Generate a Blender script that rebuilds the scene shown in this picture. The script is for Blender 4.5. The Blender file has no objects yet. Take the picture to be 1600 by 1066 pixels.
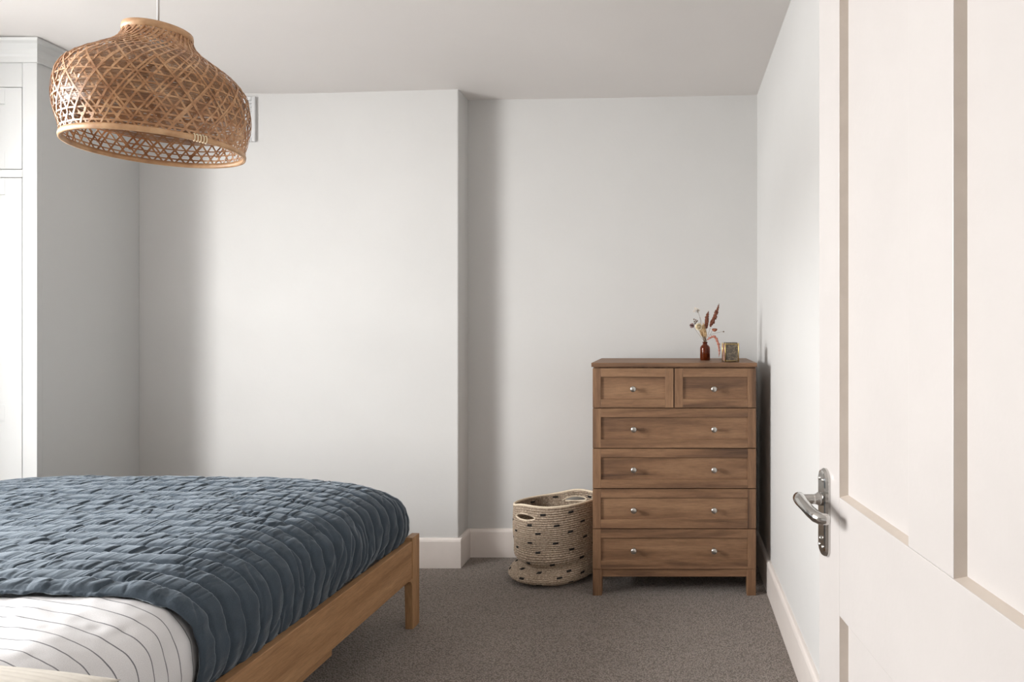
import bpy, bmesh, math, random
import numpy as np
from mathutils import Vector, Matrix

# ------------------------------------------------------------------ camera, world, light
sc = bpy.context.scene
COL = sc.collection
CAM_H = 1.33
cam_d = bpy.data.cameras.new('camera')
cam = bpy.data.objects.new('camera', cam_d)
COL.objects.link(cam)
cam.location = (0, 0, CAM_H)
cam.rotation_euler = (math.pi/2, 0, 0)
cam_d.sensor_fit = 'HORIZONTAL'
cam_d.sensor_width = 36
cam_d.lens = 22.5                      # 1000 px on a 1600 px frame
cam_d.shift_x = -250/1600              # shift lens: principal point at (1050, 510)
cam_d.shift_y = -23/1600
cam_d.clip_start = 0.02
sc.camera = cam

sc.view_settings.view_transform = 'Standard'
sc.view_settings.look = 'None'
sc.view_settings.gamma = 1
sc.view_settings.use_curve_mapping = False
sc.view_settings.exposure = 0.24

world = bpy.data.worlds.new('world')
sc.world = world
world.use_nodes = True
wn = world.node_tree.nodes
wn['Background'].inputs[0].default_value = (0.86, 0.93, 1.0, 1)
wn['Background'].inputs[1].default_value = 1.0

WIN = dict(y0=-0.05, y1=1.95, z0=0.55, z1=2.50)
def area(name, loc, rot, sx, sy, power, col):
    d = bpy.data.lights.new(name, 'AREA')
    d.shape = 'RECTANGLE'; d.size = sx; d.size_y = sy
    d.energy = power; d.color = col
    o = bpy.data.objects.new(name, d); COL.objects.link(o)
    o.location = loc; o.rotation_euler = rot
    return o
# overcast daylight standing outside the bay window, a little above it
area('window_left_sky_offscreen', (-4.65, 0.95, 2.55), (0, math.radians(-54), math.radians(10)), 2.2, 2.3, 640, (0.985, 0.985, 0.985))
# light thrown back up by the street outside
area('window_left_street_offscreen', (-4.5, 0.95, 0.75), (0, math.radians(-112), math.radians(6)), 1.6, 2.3, 165, (1.0, 0.975, 0.94))

# ------------------------------------------------------------------ helpers
def lin(c):
    c = c/255.0
    return c/12.92 if c <= 0.04045 else ((c+0.055)/1.055)**2.4
def rgb(r, g, b): return (lin(r), lin(g), lin(b), 1)

def tag(o, label=None, cat=None, group=None, kind=None):
    if label: o['label'] = label
    if cat: o['category'] = cat
    if group: o['group'] = group
    if kind: o['kind'] = kind
    return o

def empty(name, loc=(0, 0, 0), rz=0):
    o = bpy.data.objects.new(name, None)
    COL.objects.link(o); o.location = loc; o.rotation_euler = (0, 0, rz)
    o.empty_display_size = 0.05
    return o

class MB:
    def __init__(s): s.v = []; s.f = []; s.uv = None
    def add(s, vs, fs):
        n = len(s.v); s.v += [tuple(v) for v in vs]
        s.f += [tuple(i+n for i in f) for f in fs]; return s
    def box(s, x0, x1, y0, y1, z0, z1):
        return s.add([(x, y, z) for z in (z0, z1) for y in (y0, y1) for x in (x0, x1)],
            [(0,2,3,1), (4,5,7,6), (0,1,5,4), (2,6,7,3), (0,4,6,2), (1,3,7,5)])
    def prism(s, poly, axis, a, b):
        # extrude a 2D polygon along an axis ('x','y','z') from a to b
        def P(u, v, w):
            return {'x': (w, u, v), 'y': (u, w, v), 'z': (u, v, w)}[axis]
        n = len(poly)
        vs = [P(u, v, a) for u, v in poly] + [P(u, v, b) for u, v in poly]
        fs = [tuple(range(n))[::-1], tuple(range(n, 2*n))]
        fs += [(i, (i+1) % n, n+(i+1) % n, n+i) for i in range(n)]
        return s.add(vs, fs)
    def lathe(s, prof, n=32, c=(0, 0, 0), axis='z', cap=True, closed=False):
        vs = []; fs = []
        for r, h in prof:
            for i in range(n):
                a = 2*math.pi*i/n; u, w = r*math.cos(a), r*math.sin(a)
                p = {'z': (u, w, h), 'y': (u, h, w), 'x': (h, u, w)}[axis]
                vs.append((p[0]+c[0], p[1]+c[1], p[2]+c[2]))
        m = len(prof)
        for j in range(m if closed else m-1):
            k = (j+1) % m
            for i in range(n):
                fs.append((j*n+i, j*n+(i+1) % n, k*n+(i+1) % n, k*n+i))
        if cap and not closed:
            fs.append(tuple(range(n))[::-1]); fs.append(tuple((m-1)*n+i for i in range(n)))
        return s.add(vs, fs)
    def tube(s, pts, rad, n=8, cap=True, closed=False):
        pts = [Vector(p) for p in pts]; m = len(pts)
        rads = rad if isinstance(rad, (list, tuple)) else [rad]*m
        vs = []; fs = []; up = None
        for j, p in enumerate(pts):
            if closed: t = pts[(j+1) % m]-pts[j-1]
            else: t = pts[min(j+1, m-1)]-pts[max(j-1, 0)]
            t.normalize()
            if up is None:
                up = Vector((0, 0, 1)) if abs(t.z) < .9 else Vector((1, 0, 0))
            a = t.cross(up); a.normalize(); b = a.cross(t); up = b
            for i in range(n):
                q = 2*math.pi*i/n
                vs.append(p+(a*math.cos(q)+b*math.sin(q))*rads[j])
        for j in range(m if closed else m-1):
            k = (j+1) % m
            for i in range(n):
                fs.append((j*n+i, j*n+(i+1) % n, k*n+(i+1) % n, k*n+i))
        if cap and not closed:
            fs.append(tuple(range(n))[::-1]); fs.append(tuple((m-1)*n+i for i in range(n)))
        return s.add(vs, fs)
    def build(s, name, mat, parent=None, smooth=False, bevel=0, seg=2, loc=None):
        me = bpy.data.meshes.new(name)
        me.from_pydata([tuple(map(float, v)) for v in s.v], [], s.f); me.update()
        bm = bmesh.new(); bm.from_mesh(me)
        bmesh.ops.recalc_face_normals(bm, faces=bm.faces); bm.to_mesh(me); bm.free()
        o = bpy.data.objects.new(name, me); COL.objects.link(o)
        if mat: me.materials.append(mat)
        if smooth:
            me.polygons.foreach_set('use_smooth', [True]*len(me.polygons))
        if bevel:
            b = o.modifiers.new('bevel', 'BEVEL'); b.width = bevel; b.segments = seg
            b.limit_method = 'ANGLE'; b.angle_limit = math.radians(40)
        if parent: o.parent = parent
        if loc: o.location = loc
        return o

def box(name, mat, x0, x1, y0, y1, z0, z1, parent=None, bevel=0):
    return MB().box(x0, x1, y0, y1, z0, z1).build(name, mat, parent, bevel=bevel)

def vnoise(u, v, seed=0):
    """smooth 2D value noise in -1..1, numpy"""
    rs = np.random.RandomState(seed)
    tab = rs.rand(256, 256)*2-1
    u = np.asarray(u, float); v = np.asarray(v, float)
    iu = np.floor(u).astype(int); iv = np.floor(v).astype(int)
    fu = u-iu; fv = v-iv
    fu = fu*fu*(3-2*fu); fv = fv*fv*(3-2*fv)
    g = lambda a, b: tab[a % 256, b % 256]
    return (g(iu, iv)*(1-fu)*(1-fv)+g(iu+1, iv)*fu*(1-fv)+g(iu, iv+1)*(1-fu)*fv+g(iu+1, iv+1)*fu*fv)

def grid_mesh(name, P, mat, parent=None, uv=None, close_u=False, keep=None):
    """P: (nv, nu, 3) array -> smooth quad grid"""
    nv, nu, _ = P.shape
    idx = np.arange(nv*nu).reshape(nv, nu)
    if close_u:
        nxt = np.roll(idx, -1, axis=1)
        q = np.stack([idx[:-1], nxt[:-1], nxt[1:], idx[1:]], -1)
    else:
        q = np.stack([idx[:-1, :-1], idx[:-1, 1:], idx[1:, 1:], idx[1:, :-1]], -1)
    if keep is not None: q = q[keep]
    q = q.reshape(-1, 4)
    me = bpy.data.meshes.new(name)
    me.from_pydata(P.reshape(-1, 3).tolist(), [], q.tolist())
    me.polygons.foreach_set('use_smooth', [True]*len(me.polygons))
    if uv is not None:
        lay = me.uv_layers.new(name='UVMap')
        lay.data.foreach_set('uv', uv.reshape(-1, 2)[q.reshape(-1)].astype(np.float32).ravel())
    me.update()
    o = bpy.data.objects.new(name, me); COL.objects.link(o)
    if mat: me.materials.append(mat)
    if parent: o.parent = parent
    return o

# ------------------------------------------------------------------ materials
class NT:
    def __init__(s, name, rough=0.6, metal=0.0, color=(.8, .8, .8, 1)):
        s.m = bpy.data.materials.new(name); s.m.use_nodes = True
        s.t = s.m.node_tree; s.b = s.t.nodes['Principled BSDF']
        s.b.inputs['Roughness'].default_value = rough
        s.b.inputs['Metallic'].default_value = metal
        s.b.inputs['Base Color'].default_value = color
    def n(s, kind, **kw):
        x = s.t.nodes.new(kind)
        for k, v in kw.items():
            if k.startswith('_'): setattr(x, k[1:], v)
            else: x.inputs[k.replace('__', ' ')].default_value = v
        return x
    def l(s, a, b): s.t.links.new(a, b)
    def coord(s, which='Object', scale=(1, 1, 1), rot=(0, 0, 0)):
        c = s.n('ShaderNodeTexCoord'); mp = s.n('ShaderNodeMapping')
        mp.inputs['Scale'].default_value = scale; mp.inputs['Rotation'].default_value = rot
        s.l(c.outputs[which], mp.inputs['Vector']); return mp.outputs[0]
    def noise(s, vec, scale, detail=4, rough=.5, dist=0):
        x = s.n('ShaderNodeTexNoise', Scale=scale, Detail=detail, Roughness=rough, Distortion=dist)
        s.l(vec, x.inputs['Vector']); return x.outputs['Fac']
    def ramp(s, fac, stops):
        r = s.n('ShaderNodeValToRGB'); e = r.color_ramp.elements
        while len(e) < len(stops): e.new(.5)
        for q, (p, c) in zip(e, stops): q.position = p; q.color = c
        s.l(fac, r.inputs[0]); return r.outputs[0]
    def mix(s, fac, a, b, mode='MIX'):
        m = s.n('ShaderNodeMix', _data_type='RGBA', _blend_type=mode)
        for k, v in ((0, fac), (6, a), (7, b)):
            if hasattr(v, 'is_linked'): s.l(v, m.inputs[k])
            else: m.inputs[k].default_value = v
        return m.outputs[2]
    def math(s, op, a, b=None):
        m = s.n('ShaderNodeMath', _operation=op)
        for k, v in ((0, a), (1, b)):
            if v is None: continue
            if hasattr(v, 'is_linked'): s.l(v, m.inputs[k])
            else: m.inputs[k].default_value = v
        return m.outputs[0]
    def col(s, c): s.l(c, s.b.inputs['Base Color'])
    def bump(s, h, strength=.3, dist=.01):
        b = s.n('ShaderNodeBump', Strength=strength, Distance=dist)
        s.l(h, b.inputs['Height']); s.l(b.outputs[0], s.b.inputs['Normal'])

def paint(name, c, var=4, rough=.6, bump=.06, scale=3.0):
    t = NT(name, rough)
    v = t.coord()
    f = t.noise(v, scale, 5, .6)
    c0 = rgb(*[max(0, x-var) for x in c]); c1 = rgb(*[min(255, x+var) for x in c])
    t.col(t.ramp(f, [(.3, c0), (.7, c1)]))
    t.bump(t.noise(v, 60, 4, .6), bump, .004)
    return t.m

def wood(name, dark, mid, light, axis, rough=.5, scale=1.0, knots=.35):
    """oak: grain running along an object axis"""
    t = NT(name, rough)
    sc_ = {'x': (1.2, 14, 14), 'y': (14, 1.2, 14), 'z': (14, 14, 1.2)}[axis]
    info = t.n('ShaderNodeObjectInfo')
    c = t.n('ShaderNodeTexCoord')
    off = t.n('ShaderNodeVectorMath', _operation='SCALE')
    off.inputs[0].default_value = (7.3, 3.1, 5.7)
    t.l(info.outputs['Random'], off.inputs['Scale'])
    ad = t.n('ShaderNodeVectorMath', _operation='ADD')
    t.l(c.outputs['Object'], ad.inputs[0]); t.l(off.outputs[0], ad.inputs[1])
    mp = t.n('ShaderNodeMapping'); mp.inputs['Scale'].default_value = tuple(x*scale for x in sc_)
    t.l(ad.outputs[0], mp.inputs['Vector']); v = mp.outputs[0]
    broad = t.noise(v, 1.1, 3, .55, .6)
    fine = t.noise(v, 13, 8, .78, .2)
    base = t.ramp(broad, [(.28, rgb(*dark)), (.47, rgb(*mid)), (.75, rgb(*light))])
    streak = t.ramp(fine, [(.35, (.62, .6, .58, 1)), (.6, (1.08, 1.08, 1.08, 1))])
    t.col(t.mix(.75, base, streak, 'MULTIPLY'))
    t.bump(fine, .12, .002)
    return t.m

M = {}
M['wall'] = paint('wall_paint', (207, 206, 204), 2, .75, .10, 1.6)
M['ceiling'] = paint('ceiling_paint', (226, 222, 219), 2, .8, .08, 1.2)
M['skirting'] = paint('skirting_gloss', (230, 222, 216), 4, .38, .06, 6)
M['wardrobe'] = paint('wardrobe_paint', (206, 207, 206), 1, .5, .02, 3)
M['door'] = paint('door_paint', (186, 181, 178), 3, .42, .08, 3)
M['door_mould'] = paint('door_aged_cream', (194, 183, 172), 5, .5, .1, 14)
M['vent'] = paint('vent_white', (206, 206, 206), 1, .5, .0, 3)
M['cord'] = paint('cord_white', (215, 213, 210), 2, .5, 0, 3)
CH = ((82, 58, 42), (128, 95, 69), (154, 119, 89))
M['chest_x'] = wood('chest_oak_horizontal', *CH, 'x', .5)
M['chest_z'] = wood('chest_oak_vertical', *CH, 'z', .5)
M['chest_y'] = wood('chest_oak_depth', *CH, 'y', .5)
BD = ((144, 105, 71), (168, 128, 90), (184, 145, 106))
M['bed_y'] = wood('bed_oak_rail', *BD, 'y', .5)
M['bed_x'] = wood('bed_oak_cross', *BD, 'x', .5)
M['bed_z'] = wood('bed_oak_leg', *BD, 'z', .5)
def metal(name, c, rough): return NT(name, rough, 1.0, rgb(*c)).m
M['nickel'] = metal('brushed_nickel', (190, 186, 180), .32)
M['chrome'] = metal('chrome', (200, 198, 195), .12)
M['brass'] = metal('brass', (206, 178, 116), .35)

def carpet():
    t = NT('carpet_loop', .95)
    v = t.coord()
    vo = t.n('ShaderNodeTexVoronoi', Scale=150.0, Randomness=.75); t.l(v, vo.inputs['Vector'])
    d = vo.outputs['Distance']
    c = t.ramp(d, [(.1, rgb(166, 154, 145)), (.75, rgb(105, 95, 87))])
    big = t.noise(v, 5, 4, .6)
    c2 = t.mix(.5, c, t.ramp(big, [(.3, (.88, .88, .88, 1)), (.7, (1.1, 1.1, 1.1, 1))]), 'MULTIPLY')
    fib = t.noise(v, 420, 3, .7)
    c3 = t.mix(.6, c2, t.ramp(fib, [(.3, (.72, .72, .72, 1)), (.7, (1.2, 1.2, 1.2, 1))]), 'MULTIPLY')
    t.col(c3)
    inv = t.math('SUBTRACT', 1.0, d)
    t.bump(inv, .8, .006)
    t.b.inputs['Sheen Weight'].default_value = .15
    return t.m
M['carpet'] = carpet()

# ------------------------------------------------------------------ room shell
YB, YR = 3.535, 3.70          # chimney breast face, recess face
XR, XL, YN = 0.492, -3.75, -2.0
XC = -1.18                    # corner of the breast
WX = -2.942                   # wardrobe right side
WY = 2.966                    # wardrobe front
fl = box('floor', M['carpet'], XL-.2, XR+.2, YN-.2, YR+.2, -.1, 0); tag(fl, 'grey-brown loop pile carpet covering the bedroom floor', 'carpet', kind='structure')
# slightly uneven old ceiling
kn0 = [(-5.5, 2.66), (-3.0, 2.648), (-2.3, 2.606), (-1.7, 2.622), (-1.18, 2.637), (-.4, 2.648), (.2, 2.66), (.75, 2.672)]
kx = np.linspace(-4.0, .75, 50); kh = np.interp(kx, [k_[0] for k_ in kn0], [k_[1] for k_ in kn0])
for _ in range(6): kh[1:-1] = (kh[:-2]+2*kh[1:-1]+kh[2:])/4
kn = [(float(a), float(b)) for a, b in zip(kx, kh)]
m = MB(); ys = [YN-.2, 1.0, 2.6, YR+.2]; nx = len(kn)
P = []
for lift in (0, 1):
    for y in ys:
        for x, h in kn: P.append((x, y, 2.85 if lift else h+(.012 if y < 2.7 else 0)))
F = []
for j in range(3):
    for i in range(nx-1):
        a = j*nx+i; F.append((a, a+1, a+1+nx, a+nx)); b = a+nx*4; F.append((b, b+nx, b+1+nx, b+1))
for i in range(nx-1):
    for j in (0, 3): a = j*nx+i; F.append((a, a+1, a+1+4*nx, a+4*nx))
for j in range(3):
    for i in (0, nx-1): a = j*nx+i; F.append((a, a+nx, a+nx+4*nx, a+4*nx))
ce = m.add(P, F).build('ceiling', M['ceiling']); tag(ce, 'plain off-white plaster ceiling, slightly uneven', 'ceiling', kind='structure')
def struct(o, label, cat='wall'): return tag(o, label, cat, kind='structure')
struct(box('wall_back', M['wall'], XC-.02, XR+.2, YR, YR+.2, 0, 2.8), 'pale grey recessed wall behind the oak chest of drawers')
struct(box('wall_chimney_breast', M['wall'], XL-.2, XC, YB, YR+.2, 0, 2.8, bevel=.006), 'pale grey chimney breast projecting beside the recess')
struct(box('wall_right', M['wall'], XR, XR+.2, YN-.2, YR+.2, 0, 2.8), 'pale grey side wall behind the open panelled door')
struct(box('wall_near', M['wall'], XL-.2, XR+.2, YN-.2, YN, 0, 2.8), 'pale grey wall facing the chimney breast')
m = MB()
m.box(XL-.2, XL, YN-.2, WIN['y0'], 0, 2.8); m.box(XL-.2, XL, WIN['y1'], YR+.2, 0, 2.8)
m.box(XL-.2, XL, WIN['y0'], WIN['y1'], 0, WIN['z0']); m.box(XL-.2, XL, WIN['y0'], WIN['y1'], WIN['z1'], 2.8)
struct(m.build('wall_left', M['wall']), 'pale grey wall holding the tall sash window')
# windows with sash bars and panes
gl = bpy.data.materials.new('window_glass'); gl.use_nodes = True
nt = gl.node_tree; nt.nodes.clear()
tr = nt.nodes.new('ShaderNodeBsdfTransparent'); gg = nt.nodes.new('ShaderNodeBsdfGlossy'); mx = nt.nodes.new('ShaderNodeMixShader'); ou = nt.nodes.new('ShaderNodeOutputMaterial')
gg.inputs['Roughness'].default_value = .02; mx.inputs[0].default_value = .05
nt.links.new(tr.outputs[0], mx.inputs[1]); nt.links.new(gg.outputs[0], mx.inputs[2]); nt.links.new(mx.outputs[0], ou.inputs[0])
def sash_window(name, loc, rz, w, h, label):
    win = empty(name, loc, rz); struct(win, label, 'window')
    for a in (0, w/2-.03, w-.06): box('stile', M['wardrobe'], -.04, .04, a, a+.06, 0, h, win, .004)
    for z in (0, h/2-.025, h-.06): box('rail', M['wardrobe'], -.035, .035, .0, w, z, z+.06, win, .004)
    for a in (.06, w/2+.03):
        for z in (.06, h/2+.035): box('pane', gl, -.003, .003, a, a+w/2-.09, z, z+h/2-.095, win)
    box('sill', M['wardrobe'], .04, .16, -.05, w+.05, -.04, 0, win, .006)
sash_window('window_1', (XL-.1, WIN['y0'], WIN['z0']), 0, WIN['y1']-WIN['y0'], WIN['z1']-WIN['z0'], 'wide white sash window in the side wall')

# skirting boards with a small rounded top
def skirting(name, p0, p1, nrm, label, t=.02, hgt=.162):
    p0, p1, nrm = Vector(p0), Vector(p1), Vector(nrm)
    prof = [(0, 0), (t, 0), (t, hgt-.016), (t-.003, hgt-.006), (t-.008, hgt-.001), (t-.012, hgt), (-.004, hgt), (-.004, 0)]
    vs = [tuple(p.to_3d()+nrm.to_3d()*a+Vector((0, 0, z))) for p in (p0, p1) for a, z in prof]
    n = len(prof)
    fs = [tuple(range(n)), tuple(range(n, 2*n))[::-1]]+[(i, (i+1) % n, n+(i+1) % n, n+i) for i in range(n)]
    o = MB().add(vs, fs).build(name, M['skirting'])
    return tag(o, label, 'baseboard', kind='structure')
skirting('baseboard_breast', (WX, YB), (XC+.02, YB), (0, -1), 'white skirting board along the foot of the chimney breast')
skirting('baseboard_return', (XC, YB), (XC, YR), (1, 0), 'short white skirting board on the side of the chimney breast')
skirting('baseboard_back', (XC, YR), (XR, YR), (0, -1), 'white skirting board behind basket and chest of drawers')
skirting('baseboard_right', (XR, YN), (XR, YR), (-1, 0), 'white skirting board along the side wall behind the door')

# ------------------------------------------------------------------ panelled door, opened against the right wall
DE = Vector((0.284, 1.235, 0))            # foot of the free edge
ang = math.atan2(.11, 1)                  # x grows towards the hinge
door = empty('door_1', DE, 0)
# local: X = along the leaf towards the hinge, Y = out of the visible face (towards the room), Z up
ux = Vector((math.sin(ang), -math.cos(ang), 0)); uy = Vector((-math.cos(ang), -math.sin(ang), 0))
door.matrix_world = Matrix(((ux.x, uy.x, 0, DE.x), (ux.y, uy.y, 0, DE.y), (0, 0, 1, .008), (0, 0, 0, 1)))
tag(door, 'open white four-panel door with a chrome lever handle', 'door', kind='structure')
DW, DH, TH = .84, 2.03, .04
S1, P1, MU0, MU1 = .105, .36, .36, .474
P2 = DW-S1
Z0, Z1, Z2, Z3 = .22, .81, 1.02, DH-.11
def leaf(name, x0, x1, z0, z1, y0=-TH, y1=0, mat='door', bev=.0015):
    return box(name, M[mat], x0, x1, y0, y1, z0, z1, door, bev)
leaf('stile', 0, S1, 0, DH); leaf('stile', P2, DW, 0, DH)
for z0, z1 in ((0, Z0), (Z1, Z2), (Z3, DH)): leaf('rail', S1, P2, z0, z1)
for z0, z1 in ((Z0, Z1), (Z2, Z3)): leaf('muntin', MU0, MU1, z0, z1)
for x0, x1 in ((S1, MU0), (MU1, P2)):
    for z0, z1 in ((Z0, Z1), (Z2, Z3)):
        p = leaf('panel', x0, x1, z0, z1, -.030, -.015)
        # sloped moulding round the panel: four mitred strips
        q = .0045; yo, yi = -.0008, -.0152
        o_ = [(x0, z0), (x1, z0), (x1, z1), (x0, z1)]; i_ = [(x0+q, z0+q), (x1-q, z0+q), (x1-q, z1-q), (x0+q, z1-q)]
        for k in range(4):
            a, b = o_[k], o_[(k+1) % 4]; c, d = i_[(k+1) % 4], i_[k]
            vs = [(a[0], yo, a[1]), (b[0], yo, b[1]), (c[0], yi, c[1]), (d[0], yi, d[1]),
                  (a[0], yi-.004, a[1]), (b[0], yi-.004, b[1]), (c[0], yi-.004, c[1]), (d[0], yi-.004, d[1])]
            mm = MB().add(vs, [(0,1,2,3), (4,7,6,5), (0,4,5,1), (1,5,6,2), (2,6,7,3), (3,7,4,0)])
            mo = mm.build('moulding', M['door_mould'], p)
# lever handle on a long plate
hd = empty('handle'); hd.parent = door; hd.location = (.040, 0, .975)
hw, hh = .022, .082
def plate_poly(w, h, n=10):
    pts = []
    for k in range(n+1):
        a = math.pi*k/n; pts.append((w*math.cos(a)*.999, h-w*.9+w*.9*math.sin(a)))
    for k in range(n+1):
        a = math.pi+math.pi*k/n; pts.append((w*math.cos(a)*.999, -h+w*.9+w*.9*math.sin(a)))
    return pts
m = MB()
lay = [(hw, hh, 0), (hw, hh, .004), (hw-.003, hh-.003, .009), (hw-.0065, hh-.0065, .0105)]
n0 = len(plate_poly(1, 2)); vs = []; fs = []
for a, b, y in lay: vs += [(x, y, z) for x, z in plate_poly(a, b)]
for j in range(len(lay)-1): fs += [(j*n0+i, j*n0+(i+1) % n0, (j+1)*n0+(i+1) % n0, (j+1)*n0+i) for i in range(n0)]
fs += [tuple(range(n0)), tuple(range((len(lay)-1)*n0, len(lay)*n0))]
pl = m.add(vs, fs).build('plate', M['chrome'], hd); pl['label'] = 'polished chrome back plate with rounded ends'
for sx in (-.009, .009):
    for z in (-.062, .062):
        MB().lathe([(.0001, .0128), (.0026, .0122), (.0038, .0108), (.0038, .009)], 12, (sx, 0, z), 'y').build('screw', M['chrome'], hd, True)
MB().lathe([(.0001, .014), (.0035, .0135), (.0045, .009)], 12, (0, 0, -.048), 'y').build('screw', M['chrome'], hd, True)
m = MB(); m.lathe([(.0125, .010), (.0125, .016), (.0105, .018), (.009, .024), (.009, .052)], 20, (0, 0, .025), 'y')
m.build('neck', M['chrome'], hd, True)
pts = [(-.012, .046, .026), (-.005, .051, .0265), (.010, .053, .026), (.030, .052, .023), (.055, .049, .018), (.074, .046, .0155), (.086, .041, .0145), (.091, .033, .0145), (.092, .027, .0145)]
m = MB(); m.tube(pts, [.007, .0115, .0115, .0105, .0105, .0108, .0105, .0098, .0075], 14)
lv = m.build('lever', M['chrome'], hd, True)
hinge_x = DW
for z in (.25, 1.0, 1.75):
    MB().lathe([(.006, z-.045), (.006, z+.045)], 12, (DW+.004, -.004, 0)).build('hinge', M['chrome'], door, True)
# architrave by the hinges
ar = MB().box(XR-.07, XR+.01, .27, .35, 0, 2.12).build('trim_1', M['skirting'], bevel=.008)
tag(ar, 'white door casing upright beside the hinges of the open door', 'door casing', kind='structure')

# ------------------------------------------------------------------ built-in wardrobe
wd = empty('built_in_wardrobe', (WX, WY, 0))
tag(wd, 'tall off-white built-in wardrobe with a moulded cornice reaching the ceiling', 'wardrobe')
ZT = 2.642
box('side_panel', M['wardrobe'], -.022, 0, .0242, YB-WY-.001, .0, 2.56, wd, .001)
box('carcass', M['wardrobe'], XL-WX+.002, -.022, .025, YB-WY-.002, .0, 2.56, wd)
def wz(y): return CAM_H-(y-510)/1000*WY
def wx(px): return (px-1050)/1000*WY-WX
sx = wx(35.5)          # edge of the corner stile
box('stile', M['wardrobe'], sx, 0, -.001, .024, 0, 2.56, wd, .001)
zt, zu0, zl1 = wz(137), wz(264), wz(278)
box('top_rail', M['wardrobe'], XL-WX+.002, sx-.002, .0, .024, zt+.003, 2.56, wd, .001)
box('mid_rail', M['wardrobe'], XL-WX+.002, sx-.002, .0, .024, zl1+.003, zu0-.003, wd, .001)
box('plinth', M['wardrobe'], XL-WX+.002, sx-.002, .0, .024, 0, .1, wd, .001)
dwid = .355
for k in range(2):
    x1 = sx-.004-k*(dwid+.004); x0 = x1-dwid
    for z0, z1, cuts in ((zu0, zt, [(wz(237), wz(162))]), (.104, zl1, [(wz(632), wz(304)), (.18, wz(632)-.075)])):
        d = empty('door'); d.parent = wd
        st = .079
        box('stile', M['wardrobe'], x0, x0+st, .0, .022, z0, z1, d, .001)
        box('stile', M['wardrobe'], x1-st, x1, .0, .022, z0, z1, d, .001)
        zz = [z0]+[q for c in sorted(cuts) for q in c]+[z1]
        for a, b in zip(zz[::2], zz[1::2]): box('rail', M['wardrobe'], x0+st, x1-st, .0, .022, a, b, d)
        for a, b in cuts: box('panel', M['wardrobe'], x0+st-.004, x1-st+.004, .008, .018, a-.004, b+.004, d)
        z_k = z0+.06 if z0 > 1 else 1.05
        MB().lathe([(.006, 0), (.005, -.012), (.013, -.018), (.014, -.024), (.009, -.03), (.0001, -.031)], 16,
                   ((x0+.04), 0, z_k), 'y').build('knob', M['nickel'], d, True)
# cornice: profile swept along front then down the side
prof = [(0, 2.55), (.012, 2.55), (.014, 2.575), (.020, 2.585), (.024, 2.605), (.040, 2.625), (.052, 2.633), (.056, 2.640), (.056, ZT+.004), (0, ZT+.004)]
n = len(prof); vs = []
for o, z in prof: vs.append((XL-WX+.004, -o, z))
for o, z in prof: vs.append((o, -o, z))
for o, z in prof: vs.append((o, YB-WY-.001, z))
fs = [tuple(range(n)), tuple(range(2*n, 3*n))[::-1]]
for s_ in (0, 1): fs += [(s_*n+i, s_*n+(i+1) % n, (s_+1)*n+(i+1) % n, (s_+1)*n+i) for i in range(n)]
MB().add(vs, fs).build('cornice', M['wardrobe'], wd)

# ------------------------------------------------------------------ air vent on the breast
def bx(px): return (px-1050)/1000*YB
def bz(y): return CAM_H-(y-510)/1000*YB
vt = empty('air_vent', (0, YB, 0)); tag(vt, 'white louvred air vent high on the chimney breast behind the lampshade', 'air vent')
x0, x1, z0, z1 = bx(325), bx(401), bz(222), bz(152)
f = .02
box('frame', M['vent'], x0, x0+f, -.014, .002, z0, z1, vt, .003); box('frame', M['vent'], x1-f, x1, -.014, .002, z0, z1, vt, .003)
box('frame', M['vent'], x0+f, x1-f, -.014, .002, z1-f, z1, vt, .003); box('frame', M['vent'], x0+f, x1-f, -.014, .002, z0, z0+f, vt, .003)
box('back_plate', M['vent'], x0+f, x1-f, -.003, .002, z0+f, z1-f, vt)
k = 0; z = z0+f+.012
while z < z1-f-.01:
    MB().add([(x0+f, -.002, z+.012), (x1-f, -.002, z+.012), (x1-f, -.011, z), (x0+f, -.011, z),
              (x0+f, -.001, z+.010), (x1-f, -.001, z+.010), (x1-f, -.010, z-.002), (x0+f, -.010, z-.002)],
             [(0,1,2,3), (7,6,5,4), (0,3,7,4), (1,5,6,2), (3,2,6,7), (0,4,5,1)]).build('slat', M['vent'], vt)
    z += .0215

# ------------------------------------------------------------------ chest of drawers
CY = 3.155
def cz(y): return CAM_H-(y-510)/1000*CY
def cx(px): return (px-1050)/1000*CY
chest = empty('chest_of_drawers', (0, CY, 0))
tag(chest, 'oak-effect chest of drawers with round metal knobs beside the side wall', 'chest of drawers')
L, R = cx(926), cx(1181.3)
CD = .45
box('carcass', M['chest_z'], L+.001, R-.001, .019, CD, cz(902.4)+.02, cz(573.5), chest, .001)
MB().box(cx(924), cx(1182.8), -.006, CD+.004, cz(573.6), cz(567)).build('top', M['chest_x'], chest, bevel=.002)
zl = cz(889.8)
lw = .045
for x0 in (L, R-lw):
    for y0 in (.004, CD-lw): box('leg', M['chest_z'], x0, x0+lw, y0, y0+lw, 0, zl+.02, chest, .0015)
box('apron', M['chest_x'], L+lw, R-lw, .010, .028, cz(902.4), zl+.02, chest)
rows = [(575.8, 637.2), (638.6, 700.2), (701.6, 763.2), (764.6, 826.0), (827.4, 889.4)]
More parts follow.
